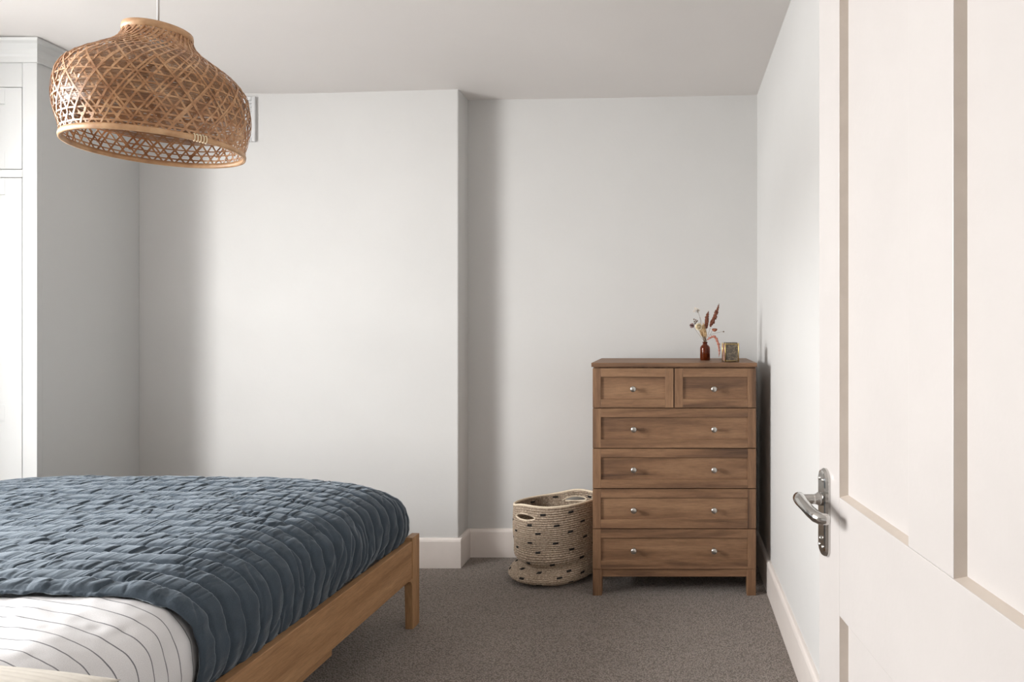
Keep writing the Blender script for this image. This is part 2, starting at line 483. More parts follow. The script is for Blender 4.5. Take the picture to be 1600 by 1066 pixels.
def drawer(x0, x1, y0, y1, knobs):
    z0, z1 = cz(y1), cz(y0)
    d = box('drawer', M['chest_x'], x0+.002, x1-.002, .0085, .0185, z0+.002, z1-.002, chest)
    st, rl = .0405, .0425
    for a in (x0, x1-st): box('stile', M['chest_z'], a, a+st, 0, .0175, z0, z1, d, .0012)
    for a in (z0, z1-rl): box('rail', M['chest_x'], x0+st, x1-st, 0, .0175, a, a+rl, d, .0012)
    for px in knobs:
        kp = [(.0085, .009), (.0085, .0065), (.0052, .004), (.0050, -.008), (.0095, -.0125), (.0140, -.0160), (.0150, -.0195), (.0135, -.0235), (.008, -.0262), (.0001, -.027)]
        MB().lathe(kp, 24, (cx(px), 0, (z0+z1)/2-.004), 'y').build('knob', M['nickel'], d, True)
drawer(L, cx(1052.3), *rows[0], [989.5]); drawer(cx(1054.2), R, *rows[0], [1115.3])
for r in rows[1:]: drawer(L, R, *r, [990.5, 1115.6])
box('divider', M['chest_z'], cx(1052.6), cx(1053.9), .012, .02, cz(637), cz(576), chest)

# ------------------------------------------------------------------ bed
BW, BL = 1.92, 2.14
bed = empty('bed', (-1.134, 2.872, 0), -math.atan(.04))
tag(bed, 'double bed with a low oak frame and rounded legs', 'bed')
# local: x in [-BW,0], y in [-BL,0]
RT, RB = .388, .222
def leg_poly(flip=False):
    # profile in (y,z): post with a rounded bracket where it meets the rail
    w = .068; pts = [(0, 0), (0, .402), (-w-.004, .402), (-w-.004, RB-.004)]
    pts = [(0, .0), (0, .402), (-w, .402), (-w, RB+.03), (-w-.0, RB)]
    for k in range(7):
        a = math.pi/2*k/6; pts.append((-w-.028+.028*math.sin(a)*1.0, RB-.028+.028*math.cos(a)))
    pts = [(0, 0), (0, .402), (-w-.03, .402-.0), (-w-.03, RB)]
    pts = [(0, 0), (0, .402), (-w, .402), (-w, RB+.002), (-w-.034, RB+.002), (-w-.034, RB)]
    for k in range(8):
        a = math.pi/2*k/7; pts.append((-w-.034+.030*math.sin(a), RB-.036+.036*math.cos(a)))
    pts.append((-w+.004, 0))
    return pts
for x0 in (-.034, -BW):
    MB().prism(leg_poly(), 'x', x0, x0+.034).build('leg', M['bed_z'], bed, bevel=.003)
    MB().prism([(-BL-y, z) for y, z in leg_poly()], 'x', x0, x0+.034).build('leg', M['bed_z'], bed, bevel=.003)
for x0 in (-.0325, -BW+.0015):
    box('side_rail', M['bed_y'], x0, x0+.031, -BL+.068, -.068, RB, RT, bed, .003)
box('foot_rail', M['bed_x'], -BW+.034, -.034, -.034, -.004, RB, RT, bed, .003)
box('head_rail', M['bed_x'], -BW+.034, -.034, -BL+.004, -BL+.034, RB, .78, bed, .004)
box('support_beam', M['bed_y'], -.085, -.050, -BL+.1, -.60, .160, .26, bed, .002)
box('support_beam', M['bed_y'], -BW+.050, -BW+.085, -BL+.1, -.60, .160, .26, bed, .002)
for k in range(14):
    y = -BL+.12+k*.145
    box('slat', M['bed_x'], -BW+.034, -.034, y, y+.07, .26, .28, bed)
matt = paint('mattress_white', (225, 222, 215), 2, .9, .1, 5)
mt = MB().box(-BW+.085, -.085, -BL+.06, -.06, .281, .56).build('mattress', matt, bed.parent, bevel=.05, seg=4)
mt.location = bed.location; mt.rotation_euler = bed.rotation_euler
tag(mt, 'thick white mattress lying on the bed slats under the covers', 'mattress')

def cover_surface(nu, nv, v0, v1, a, H, zb, n=4.7, foot=None, side_tuck=0.03, cxm=-BW/2):
    """rows along the bed (v local y), columns across (arc length). returns P, U, V, N"""
    ph = np.linspace(0, np.pi, 1601)
    ex = np.sign(np.cos(ph))*np.abs(np.cos(ph))**(2/n); ez = np.abs(np.sin(ph))**(2/n)
    rows = np.linspace(0, 1, nv)
    if foot:
        f0, f1, nf = foot
        q = np.linspace(0, 1, 2001); yy = v0+(v1-v0)*q
        tv = np.clip((yy-f0)/(f1-f0), 0, 1); hh = H*np.clip(1-tv**nf, 0, 1)**(1/nf)
        arc = np.concatenate([[0], np.cumsum(np.hypot(np.diff(yy), np.diff(hh)))])
        s = np.linspace(0, arc[-1], nv); y = np.interp(s, arc, yy); hrow = np.interp(s, arc, hh); V = s+v0
        hrow = np.maximum(hrow, .003)
        tvr = np.clip((y-f0)/(f1-f0), 0, 1)
        arow = a*(1-.035*tvr**6)
    else:
        y = v0+(v1-v0)*rows; hrow = np.full(nv, H); V = y; arow = np.full(nv, a)
    P = np.zeros((nv, nu, 3)); U = np.zeros((nv, nu))
    for j in range(nv):
        X = arow[j]*ex[::-1]; Z = hrow[j]*ez[::-1]
        X = X-side_tuck*np.sign(X)*(np.clip(1-Z/(.35*H), 0, 1)**2)     # tucks in at the rail
        if j == 0:
            arc = np.concatenate([[0], np.cumsum(np.hypot(np.diff(X), np.diff(Z)))]); par = np.linspace(0, arc[-1], nu)
            frac = np.interp(par, arc, np.linspace(0, 1, len(arc))); U0 = par-arc[-1]/2
        ii = frac*(len(X)-1); i0 = np.clip(ii.astype(int), 0, len(X)-2); fr = ii-i0
        P[j, :, 0] = cxm+X[i0]*(1-fr)+X[i0+1]*fr
        P[j, :, 2] = zb+Z[i0]*(1-fr)+Z[i0+1]*fr
        P[j, :, 1] = y[j]; U[j] = U0
    Vg = np.repeat(V[:, None], nu, 1)
    du = np.gradient(P, axis=1); dv = np.gradient(P, axis=0)
    N = np.cross(du, dv); N /= np.maximum(np.linalg.norm(N, axis=2, keepdims=True), 1e-9)
    return P, U, Vg, N

def fabric(name, c, bumpscale=500, strength=.25, rough=.9, sheen=.3, var=.12):
    t = NT(name, rough)
    v = t.coord('UV')
    f = t.noise(v, 14, 4, .6)
    w1 = t.noise(v, bumpscale, 2, .6)
    cc = t.mix(1.0, rgb(*c), t.ramp(f, [(.3, (1-var,)*3+(1,)), (.7, (1+var,)*3+(1,))]), 'MULTIPLY')
    cc = t.mix(.5, cc, t.ramp(w1, [(.3, (.75, .75, .75, 1)), (.7, (1.25, 1.25, 1.25, 1))]), 'MULTIPLY')
    t.col(cc); t.bump(w1, strength, .002)
    t.b.inputs['Sheen Weight'].default_value = sheen
    t.b.inputs['Sheen Roughness'].default_value = .5
    return t
def quilt_mat():
    t = fabric('quilt_linen', (53, 65, 76), 260, .3, .8, .52)
    t.b.inputs['Sheen Roughness'].default_value = .38
    t.b.inputs['Sheen Tint'].default_value = (.78, .88, .97, 1)
    return t.m
M['quilt'] = quilt_mat()

QE = -1.365                     # near edge of the quilt (local y)
P, U, V, N = cover_surface(760, 420, QE, -.004, .955, .315, .385, 4.7, (-.42, -.004, 3.6))
wig = .012*vnoise(U*5, V*4, 1)+.0045*vnoise(U*20, V*9, 2)
sp = .062
ph = (V+wig)/sp; fr = np.abs((ph % 1)-.5)*2       # 1 on the stitch line, 0 in the middle
rowi = np.floor(ph)
puff = np.clip(1-fr**2, 0, 1)**.45
groove = np.exp(-((1-fr)/.17)**2)
top = np.clip((P[..., 2]-.585)/.09, 0, 1)         # puckers are strongest on the top
near = np.clip(1-(V-QE)/.24, 0, 1)
q1 = vnoise(U*46+rowi*17.3, V*7+rowi*3.3, 3); q2 = vnoise(U*95+rowi*5.1, V*12+rowi*2.7, 4); q3 = vnoise(U*22+rowi*9.7, V*13, 5)
q4 = vnoise(U*30+rowi*11.9+V*14, V*7, 6)
msk = 1-.85*groove
gate = np.clip(.55+.9*vnoise(U*13+rowi*4.1, V*9, 14), 0, 1)
crease = np.exp(-(q1/.12)**2)*gate; pk = np.exp(-(q2/.2)**2)
disp = ((.0058-.0022*top)*puff-.0062*groove
        -(.0085*top+.0005)*crease*msk-(.0016*top+.0004)*pk*msk
        +(.0022*top+.0006)*q1*msk+near*top*(.0055*q4-.004*np.exp(-(q4/.15)**2))*msk+.0018*q3*top+.008*vnoise(U*4, V*3.3, 7))
sidef = 1-top
disp += sidef*(.008*vnoise(U*9, V*7, 8)-.004*np.exp(-(vnoise(U*7+V*9, V*14, 15)/.10)**2)+.003*vnoise(U*30, V*26, 16)+.0030*vnoise(U*16, V*45, 12)*(.3+.7*vnoise(U*3, V*5, 13)**2))
P2_ = P+N*disp[..., None]
sk = np.clip((U-(U.max()-.80))/.62, 0, 1); sk = sk*sk*(3-2*sk)
P2_[..., 1] += .11*sk*np.clip(1-(V-QE)/1.0, 0, 1)
edge = np.clip((V-QE)/.02, 0, 1)
P2_[..., 2] -= (1-edge)*.006
quilt = grid_mesh('quilt', P2_, M['quilt'], None, np.stack([U, V+wig], -1))
quilt.location = bed.location; quilt.rotation_euler = bed.rotation_euler
tag(quilt, 'slate blue channel-stitched quilt spread over the bed', 'quilt')
sm = quilt.modifiers.new('thick', 'SOLIDIFY'); sm.thickness = .008; sm.offset = -1

# white pinstriped duvet
def duvet_mat():
    t = fabric('duvet_cotton', (216, 215, 216), 600, .12, .85, .15, .02)
    uvn = t.n('ShaderNodeTexCoord'); sep = t.n('ShaderNodeSeparateXYZ'); t.l(uvn.outputs['UV'], sep.inputs[0])
    wob = t.noise(uvn.outputs['UV'], 6, 2, .5)
    y = t.math('ADD', sep.outputs[1], t.math('MULTIPLY', wob, .012))
    md = t.math('PINGPONG', y, .0208)
    ln = t.math('LESS_THAN', md, .0014)
    old = t.b.inputs['Base Color'].links[0].from_socket
    t.col(t.mix(t.math('MULTIPLY', ln, .85), old, rgb(70, 72, 80)))
    return t.m
M['duvet'] = duvet_mat()
P, U, V, N = cover_surface(300, 150, -2.02, QE+.24, .940, .298, .380, 4.5)
d = .012*vnoise(U*5, V*5, 21)+.005*vnoise(U*14+V*8, V*10, 22)+.0018*vnoise(U*40, V*40, 23)
# runs under the quilt, pressed flat there by its weight
sk = np.clip((U-(U.max()-.80))/.62, 0, 1); sk = sk*sk*(3-2*sk)
und = np.clip((V-(QE+.11*sk)+.005)/.05, 0, 1); und = und*und*(3-2*und)
P = P+N*(d*(1-.8*und)-.020*und)[..., None]
# dent under the pillow
PW = dict(x=-1.45, y=1.035, z=.668, wx=.38, wy=.215, hz=.052, roll=math.radians(3))
ca, sa = math.cos(bed.rotation_euler.z), math.sin(bed.rotation_euler.z)
wxw = bed.location.x+P[..., 0]*ca-P[..., 1]*sa; wyw = bed.location.y+P[..., 0]*sa+P[..., 1]*ca
lx = (wxw-PW['x'])*ca+(wyw-PW['y'])*sa; ly = -(wxw-PW['x'])*sa+(wyw-PW['y'])*ca
pu, pv = np.abs(lx)/PW['wx'], np.abs(ly)/PW['wy']
pr = np.sqrt(np.clip(1-np.clip(pu, 0, 1)**2.6, 0, 1))*np.sqrt(np.clip(1-np.clip(pv, 0, 1)**2.6, 0, 1))
lim = PW['z']-lx*math.sin(PW['roll'])-.25*PW['hz']*pr+.002
out_ = np.maximum(np.clip((pu-1)*PW['wx'], 0, 1), np.clip((pv-1)*PW['wy'], 0, 1))
lim = lim+np.clip(out_-.004, 0, 1)*.55
P[..., 2] = np.minimum(P[..., 2], np.where(P[..., 2] > .55, lim, 9))
dv = grid_mesh('duvet', P, M['duvet'], None, np.stack([U, V], -1))
dv.location = bed.location; dv.rotation_euler = bed.rotation_euler
tag(dv, 'white duvet with thin grey pinstripes under the blue quilt', 'duvet')
sm = dv.modifiers.new('thick', 'SOLIDIFY'); sm.thickness = .006; sm.offset = -1

# ribbed cream pillow at the head of the bed
def pillow(name, cxl, cyl, zc, wx_, wy_, hz, rib):
    nu, nv = 120, 160
    u = np.linspace(-1, 1, nu); v = np.linspace(-1, 1, nv); Vv, Uu = np.meshgrid(v, u, indexing='ij')
    prof = (np.clip(1-np.abs(Uu)**2.6, 0, 1)**.5)*(np.clip(1-np.abs(Vv)**2.6, 0, 1)**.5)
    pin = 1-.06*(1-np.abs(Vv)**2)*np.abs(Uu)**4
    pin2 = 1-.06*(1-np.abs(Uu)**2)*np.abs(Vv)**4
    out = []
    for sgn in (1, -1):
        r = rib*np.abs(np.sin(Vv*wy_*np.pi/.016))**.7*np.clip(prof*4, 0, 1)
        Z = (hz*prof+r) if sgn > 0 else -.25*hz*prof
        out.append(np.stack([cxl+Uu*wx_*pin, cyl+Vv*wy_*pin2, zc+Z], -1))
    me = MB()
    for k, Pp in enumerate(out):
        idx = np.arange(nu*nv).reshape(nv, nu)
        q = np.stack([idx[:-1, :-1], idx[:-1, 1:], idx[1:, 1:], idx[1:, :-1]], -1).reshape(-1, 4)
        if k: q = q[:, ::-1]
        me.add(Pp.reshape(-1, 3).tolist(), [tuple(x) for x in q.tolist()])
    me2 = bpy.data.meshes.new(name); me2.from_pydata(me.v, [], me.f)
    bm = bmesh.new(); bm.from_mesh(me2); bmesh.ops.remove_doubles(bm, verts=bm.verts, dist=.0005)
    bmesh.ops.recalc_face_normals(bm, faces=bm.faces); bm.to_mesh(me2); bm.free()
    me2.polygons.foreach_set('use_smooth', [True]*len(me2.polygons))
    o = bpy.data.objects.new(name, me2); COL.objects.link(o)
    return o
M['pillow'] = paint('pillow_cord', (206, 200, 190), 3, .95, .1, 40)
pw = pillow('pillow', 0, 0, 0, PW['wx'], PW['wy'], PW['hz'], .0028)
pw.data.materials.append(M['pillow'])
pw.location = (PW['x'], PW['y'], PW['z']); pw.rotation_euler = (0, PW['roll'], bed.rotation_euler.z)
tag(pw, 'cream ribbed pillow lying on the white duvet', 'pillow')

# ------------------------------------------------------------------ rope basket
BC = Vector((-.628, 3.435, 0))
bas = empty('rope_basket', BC); tag(bas, 'slouching jute rope basket with black dashes beside the chest of drawers', 'basket')
NTh, NC, PER = 180, 38, 6
NR = NC*PER+1
TL = math.atan2(-.75, -.66)                     # direction of the slumped fold (front left)
HA = [math.atan2(-.80, -.60), math.atan2(.93, .37)]   # handles
def angd(a, b): return (a-b+np.pi) % (2*np.pi)-np.pi
def basket_pt(th, t, corr=True):
    """th angle array, t 0..1 from floor to rim"""
    th, t = np.broadcast_arrays(np.asarray(th, float), np.asarray(t, float))
    z = .004+.394*t
    # body radius
    r = .225-.020*np.clip(1-t/.3, 0, 1)**2+.004*np.sin(3*th+1)
    r = r-.055*np.exp(-(t/.028)**2)                              # curls under at the floor
    w = np.clip(.25+.75*np.cos(angd(th, TL)), 0, 1)**1.3        # slump weight
    r = r+w*(.034*np.exp(-((t-.085)/.075)**2)-.064*np.exp(-((t-.26)/.065)**2)-.012*np.exp(-((t-.45)/.15)**2))
    z = z-w*(.026*np.exp(-((t-.27)/.10)**2))+w*.018*np.exp(-((t-.10)/.06)**2)*0
    # lean to the right, flattened against the chest
    x = r*np.cos(th); y = r*np.sin(th)*.87
    x = x+.010*np.clip(t-.3, 0, 1)
    lim = .226
    x = np.where(x > lim-.02, lim-.02+.02*np.tanh((x-lim+.02)/.02), x)
    # rim humps at handles, tilt
    up = np.clip((t-.72)/.28, 0, 1)**1.5
    for h in HA: z = z+up*.014*np.exp(-(angd(th, h)/.42)**2)
    z = z-up*(.014*np.sin(th))+.018*np.cos(th)*t
    if corr:
        c = np.abs(np.sin(np.pi*t*NC))**.6
        nx, ny = np.cos(th), np.sin(th)
        x = x+nx*.006*c; y = y+ny*.006*c
    z = z+.003*np.sin(2*th+.5)*t+.0015*np.sin(7*th)*t*(1-t)
    return np.stack([x, y, z], -1)
th = np.linspace(0, 2*np.pi, NTh, endpoint=False); tt = np.linspace(0, 1, NR)
TT, HH = np.meshgrid(tt, th, indexing='ij')
Pb = basket_pt(HH, TT)
tc, hw_, ht_ = .880, .33, .034
tm = (TT[:-1]+TT[1:])/2; hm = HH[:-1]+np.pi/NTh
keep = np.ones_like(tm, bool)
for h in HA: keep &= ((angd(hm, h)/hw_)**2+((tm-tc)/ht_)**2) > 1
def jute():
    t = NT('jute_rope', .95)
    v = t.coord()
    a = t.noise(t.coord('UV', (1, 2.6, 1)), 95, 3, .7); b = t.noise(v, 9, 4, .6)
    c = t.ramp(a, [(.3, rgb(100, 84, 70)), (.5, rgb(166, 147, 128)), (.7, rgb(214, 198, 178))])
    c = t.mix(.6, c, t.ramp(b, [(.3, (.85, .84, .82, 1)), (.7, (1.1, 1.1, 1.1, 1))]), 'MULTIPLY')
    t.col(c); t.bump(a, .4, .003); return t.m
M['jute'] = jute()
M['piping'] = paint('jute_pale_edge', (226, 210, 186), 8, .9, .2, 80)
M['black'] = paint('black_yarn', (28, 25, 24), 4, .9, .2, 80)
wl = grid_mesh('wall', Pb, M['jute'], bas, np.stack([HH*.22, TT*.42], -1), True, keep)
so = wl.modifiers.new('thick', 'SOLIDIFY'); so.thickness = .007; so.offset = -1
MB().lathe([(.0001, .012), (.17, .012), (.185, .016), (.17, .004), (.0001, .004)], 48).build('base', M['jute'], bas, True)
rimp = basket_pt(th, np.full(NTh, 1.0), False)
MB().tube([tuple(p) for p in rimp], .006, 8, closed=True).build('rim', M['piping'], bas, True)
for h in HA:
    a = np.linspace(0, 2*np.pi, 48, endpoint=False)
    pts = basket_pt(h+hw_*np.cos(a), tc+ht_*np.sin(a), False)
    MB().tube([tuple(p) for p in pts], .0048, 8, closed=True).build('handle_edge', M['piping'], bas, True)
random.seed(5)
def dash(h, t, inside=False):
    g = []; hl, tl = .062, .0125
    for j in range(3):
        for i in range(6):
            p = basket_pt(h-hl+2*hl*i/5, t-tl+2*tl*j/2+.004*(i/5-.5), False)
            nx, ny = math.cos(h), math.sin(h); o = -.0095 if inside else .0052
            g.append((p[0]+nx*o, p[1]+ny*o, p[2]))
    m = MB().add(g, [(j*6+i, j*6+i+1, (j+1)*6+i+1, (j+1)*6+i) for j in range(2) for i in range(5)])
    o = m.build('dash', M['black'], bas, True)
    s = o.modifiers.new('thick', 'SOLIDIFY'); s.thickness = .002; s.offset = 0
for k, t in enumerate((.05, .13, .21, .33, .46, .58, .70, .80, .92)):
    for j in range(9):
        h = 2*math.pi*(j+.5*(k % 2)+.12*random.uniform(-1, 1))/9+.35
        if any(abs(angd(h, q)) < hw_+.1 and abs(t-tc) < .07 for q in HA): continue
        dash(h, t+random.uniform(-.012, .012))
for h, t in ((2.35, .93), (1.75, .95), (.72, .93), (2.0, .8)): dash(h, t, True)

# ------------------------------------------------------------------ bottle, stems, tin on the chest
TOP = cz(567)
def on_top(px, d): return Vector(((px-1050)/1000*d, d, TOP))
DB = 3.39
bp = on_top(1101.6, DB)
amber = NT('amber_glass', .06, 0, rgb(150, 66, 22)); amber.b.inputs['Transmission Weight'].default_value = .75; amber.b.inputs['IOR'].default_value = 1.45
M['amber'] = amber.m
bot = empty('glass_bottle', bp); tag(bot, 'small amber glass apothecary bottle holding dried flowers', 'bottle')
prof = [(.0001, 0), (.024, 0), (.0268, .004), (.0268, .062), (.0255, .070), (.019, .079), (.0125, .083), (.0115, .090), (.0135, .092), (.0135, .097), (.0112, .098)]
inner = [(.0092, .097), (.0092, .082), (.016, .076), (.0225, .068), (.0238, .06), (.0238, .006), (.0001, .005)]
MB().lathe(prof+inner, 32, cap=False).build('body', M['amber'], bot, True)
def dmat(name, c, var=14): return paint(name, c, var, .9, .2, 120)
M['stem'] = dmat('dry_stem', (120, 98, 72)); M['rust'] = dmat('rust_plume', (116, 66, 47), 22); M['pinkplume'] = dmat('pink_plume', (190, 126, 108), 18)
M['cream'] = dmat('cream_petal', (240, 226, 196), 12); M['wheat'] = dmat('wheat', (222, 192, 150), 14); M['mauve'] = dmat('mauve_petal', (150, 124, 122), 18)
M['white_fl'] = dmat('white_petal', (230, 222, 212), 6); M['leaf'] = dmat('rust_leaf', (150, 90, 66), 14); M['brownbud'] = dmat('brown_bud', (104, 82, 66), 14)
def fp(px, py, dy=0.0):
    d = DB+dy; return Vector(((px-1050)/1000*d, d, CAM_H-(py-510)/1000*d))
def bez(a, b, c, n=12): return [a*(1-t)**2+b*2*t*(1-t)+c*t*t for t in [i/(n-1) for i in range(n)]]
neck = bp+Vector((0, 0, .101))
slots = [(.0076*math.sqrt((k+.5)/30), k*2.39996) for k in range(30)]       # every stem has its own place in the neck
slots = [(r*math.cos(a), r*math.sin(a)) for r, a in slots]
def stem(root, end, bend=(0, 0, 0), r=.0009):
    dx, dy = (end.x-bp.x)*.16, (end.y-bp.y)*.25
    sl = min(slots, key=lambda q: (q[0]-dx)**2+(q[1]-dy)**2); slots.remove(sl)
    a = bp+Vector((-sl[0]*.3+sl[0]*1.6, sl[1]*1.6, .008)); mid = neck+Vector((sl[0], sl[1], 0))
    pts = [a, a.lerp(mid, .5), mid]+bez(mid, mid.lerp(end, .5)+Vector(bend), end)[1:]
    MB().tube([tuple(p-bp) for p in pts], min(r, .00075), 6).build('stem', M['stem'], root, True)
    return pts
G = 'dried stems in the amber bottle'
def sprig(name, label, cat): 
    o = empty(name, bp); tag(o, label, cat, G); return o
def plume(root, pts, rmax, mat, name='plume', seed=0):
    rs = random.Random(seed); m = MB(); n = len(pts)
    rad = [max(.0006, rmax*(math.sin(math.pi*min(1, (i/(n-1))*.86+.12))**.7)) for i in range(n)]
    m.tube([tuple(p-bp) for p in pts], [r*.7 for r in rad], 8)
    for i in range(n):
        for k in range(7):
            a = rs.uniform(0, 6.28); q = pts[i]-bp+Vector((math.cos(a), math.sin(a), rs.uniform(-.5, .8)))*rad[i]*.75
            s_ = rad[i]*rs.uniform(.35, .6)+.0006
            m.lathe([(.0001, -s_), (s_*.8, -s_*.5), (s_, 0), (s_*.8, s_*.5), (.0001, s_*1.2)], 5, tuple(q), cap=False)
    return m.build(name, mat, root, True)
o = sprig('amaranth_stem', 'tall rust-brown plume, the longest stem in the amber bottle', 'dried flower')
s = stem(o, fp(1110, 512)); plume(o, bez(fp(1110, 510), fp(1116, 500), fp(1123.5, 475), 16), .0105, M['rust'], seed=1)
o = sprig('amaranth_stem', 'shorter upright rust-brown plume beside the cream flower head', 'dried flower')
s = stem(o, fp(1104, 512)); plume(o, bez(fp(1104, 513), fp(1103, 500), fp(1107, 486.5), 13), .0092, M['rust'], seed=2)
o = sprig('trailing_amaranth', 'dusty pink plume drooping over the side of the amber bottle', 'dried flower')
s = stem(o, fp(1107, 530)); plume(o, [fp(x, y, -.01) for x, y in ((1106, 531), (1109, 528.5), (1113, 526.5), (1116, 526.5), (1119, 529), (1121, 533), (1122.3, 538), (1123.2, 543), (1123.8, 548), (1123.8, 553), (1123.2, 557.5))], .0078, M['pinkplume'], seed=3)
def bloom(root, c, r, mat, layers=3, npet=12, name='petal_head', seed=0, tilt=(0, -1, .4)):
    rs = random.Random(seed); m = MB(); ax = Vector(tilt).normalized()
    u = ax.cross(Vector((0, 0, 1))); u.normalize(); w_ = u.cross(ax)
    for l in range(layers):
        rr = r*(1-.25*l); lift = r*(.05+.28*l)
        for k in range(npet):
            a = 2*math.pi*(k+.5*(l % 2))/npet+rs.uniform(-.1, .1); d_ = u*math.cos(a)+w_*math.sin(a); t_ = ax.cross(d_)
            wd_ = rr*math.sin(math.pi/npet)*1.25; c0 = c-bp
            p0 = c0+d_*rr*.12; p1 = c0+d_*rr*.6+t_*wd_+ax*lift; p2 = c0+d_*rr+ax*(lift*1.7+rs.uniform(0, .1)*r); p3 = c0+d_*rr*.6-t_*wd_+ax*lift
            pm = c0+d_*rr*.6+ax*lift*.6
            m.add([p0, p1, p2, p3, pm], [(0, 1, 4), (1, 2, 4), (2, 3, 4), (3, 0, 4)])
    o_ = m.build(name, mat, root, True); s_ = o_.modifiers.new('t', 'SOLIDIFY'); s_.thickness = .0006
    return o_
o = sprig('strawflower', 'large cream papery flower head in the amber bottle', 'dried flower')
stem(o, fp(1093, 514)); bloom(o, fp(1091.5, 511, -.012), .0225, M['cream'], 4, 14, seed=4, tilt=(.35, -1, .25))
MB().lathe([(.0001, -.004), (.006, -.002), (.007, .002), (.0001, .006)], 10, tuple(fp(1092.3, 511.5, -.022)-bp)).build('centre', M['wheat'], o, True)
o = sprig('strawflower', 'small mauve flower head leaning out beneath the cream flower', 'dried flower')
stem(o, fp(1083, 510)); bloom(o, fp(1081.5, 509, -.005), .0150, M['mauve'], 3, 9, seed=5, tilt=(-.6, -1, .2))
o = sprig('seed_sprig', 'sprig of dark brown buds just above the cream flower', 'dried flower')
stem(o, fp(1086, 502))
for k, (a, b) in enumerate(((1085, 503), (1087, 500.5), (1084.4, 499.4), (1088, 503.4), (1086, 505.8), (1089.5, 501.8))):
    MB().lathe([(.0001, -.005), (.0036, -.001), (.003, .003), (.0001, .006)], 8, tuple(fp(a, b, .004*(k % 3))-bp)).build('bud', M['brownbud'], o, True)
o = sprig('gypsophila_sprig', 'thin sprig with tiny white flowers at its tip', 'dried flower')
s = stem(o, fp(1093.5, 496), (-.003, 0, 0))
MB().tube([tuple(p-bp) for p in bez(fp(1096.5, 505), fp(1093, 492), fp(1089, 485), 8)], .0007, 5).build('stem', M['stem'], o, True)
for k, (a, b) in enumerate(((1084.5, 486.5), (1087, 484.2), (1089.5, 483.2), (1092, 485.2), (1086.2, 482.0))):
    bloom(o, fp(a, b, .004*(k-2)), .0072, M['white_fl'], 2, 6, 'flower', 10+k)
    MB().tube([tuple(fp(a, b, .004*(k-2))-bp), tuple(fp(1091, 489)-bp)], .0005, 5).build('stem', M['stem'], o)
o = sprig('wheat_ears', 'bunch of pale straw-coloured grass at the mouth of the bottle', 'dried flower')
rs = random.Random(9)
for k in range(14):
    a, b = 1092+rs.uniform(0, 13), 514-rs.uniform(-6, 12); e = fp(a, b, .006+.03*((k*5) % 14)/14)
    st_ = stem(o, e, r=.0012)[2].lerp(e, .40)
    plume(o, [st_.lerp(e, i/9) for i in range(10)], .0046, M['wheat'], 'ear', 20+k)
o = sprig('leaf_sprig', 'sprig with one round rust-red leaf and a grey seed tip', 'dried flower')
stem(o, fp(1113.5, 516))
m = MB(); c = fp(1116.5, 515.3)-bp; ring = []
for k in range(14):
    a = 2*math.pi*k/14; ring.append(tuple(c+Vector((.0145*math.cos(a), .004*math.sin(a), .0090*math.sin(a)+.002*math.cos(2*a)))))
m.add([tuple(c+Vector((0, -.003, .002)))]+ring, [(0, 1+k, 1+(k+1) % 14) for k in range(14)])
lf = m.build('leaf', M['leaf'], o, True); lf.modifiers.new('t', 'SOLIDIFY').thickness = .0012
MB().tube([tuple(p-bp) for p in bez(fp(1109, 524), fp(1117, 520), fp(1129, 518.5), 9)], .0006, 5).build('stem', M['stem'], o, True)
MB().lathe([(.0001, -.005), (.003, -.002), (.0034, .002), (.0001, .005)], 8, tuple(fp(1130.5, 518.4)-bp), 'x').build('seed_tip', M['brownbud'], o, True)

# printed tin with brass edges
def tin_mat(name, c0, c1, c2):
    t = NT(name, .35); v = t.coord()
    vo = t.n('ShaderNodeTexVoronoi', Scale=95.0, Randomness=1.0); t.l(v, vo.inputs['Vector'])
    a = t.noise(v, 70, 4, .6, 1.5)
    c = t.ramp(a, [(.36, rgb(*c0)), (.52, rgb(*c1)), (.68, rgb(*c2))])
    k = t.ramp(vo.outputs['Distance'], [(.15, rgb(150, 128, 104)), (.4, rgb(84, 74, 62))])
    t.col(t.mix(.45, c, k)); return t.m
M['tin'] = tin_mat('tin_print_dark', (58, 54, 48), (104, 96, 82), (168, 150, 122))
M['tin_pink'] = tin_mat('tin_print_pink', (130, 84, 76), (176, 128, 116), (206, 176, 150))
TD = 3.215
tp = (1133.3-1050)/1000*TD
tin = empty('tea_tin', (tp, TD, TOP), math.radians(8)); tag(tin, 'square tin with dark floral print and brass edges beside the bottle', 'tin')
ts, tht = .068, .096
m = MB().box(.001, ts-.001, .001, ts-.001, .003, tht-.004)
m.build('body', M['tin'], tin)
box('side_print', M['tin_pink'], -.0002, .002, .004, ts-.004, .006, tht-.007, tin)
for x in (0, ts):
    for y in (0, ts):
        MB().lathe([(.0026, 0), (.0026, tht-.002), (.0001, tht)], 10, (x, y, 0)).build('edge', M['brass'], tin, True)
for z in (.006, tht-.006):
    for p0, p1 in (((0, 0), (ts, 0)), ((ts, 0), (ts, ts)), ((ts, ts), (0, ts)), ((0, ts), (0, 0))):
        MB().tube([(p0[0], p0[1], z), (p1[0], p1[1], z)], .0016, 6).build('edge', M['brass'], tin, True)
box('lid', M['tin'], .006, ts-.004, .006, ts-.004, tht-.005, tht+.002, tin, .001)

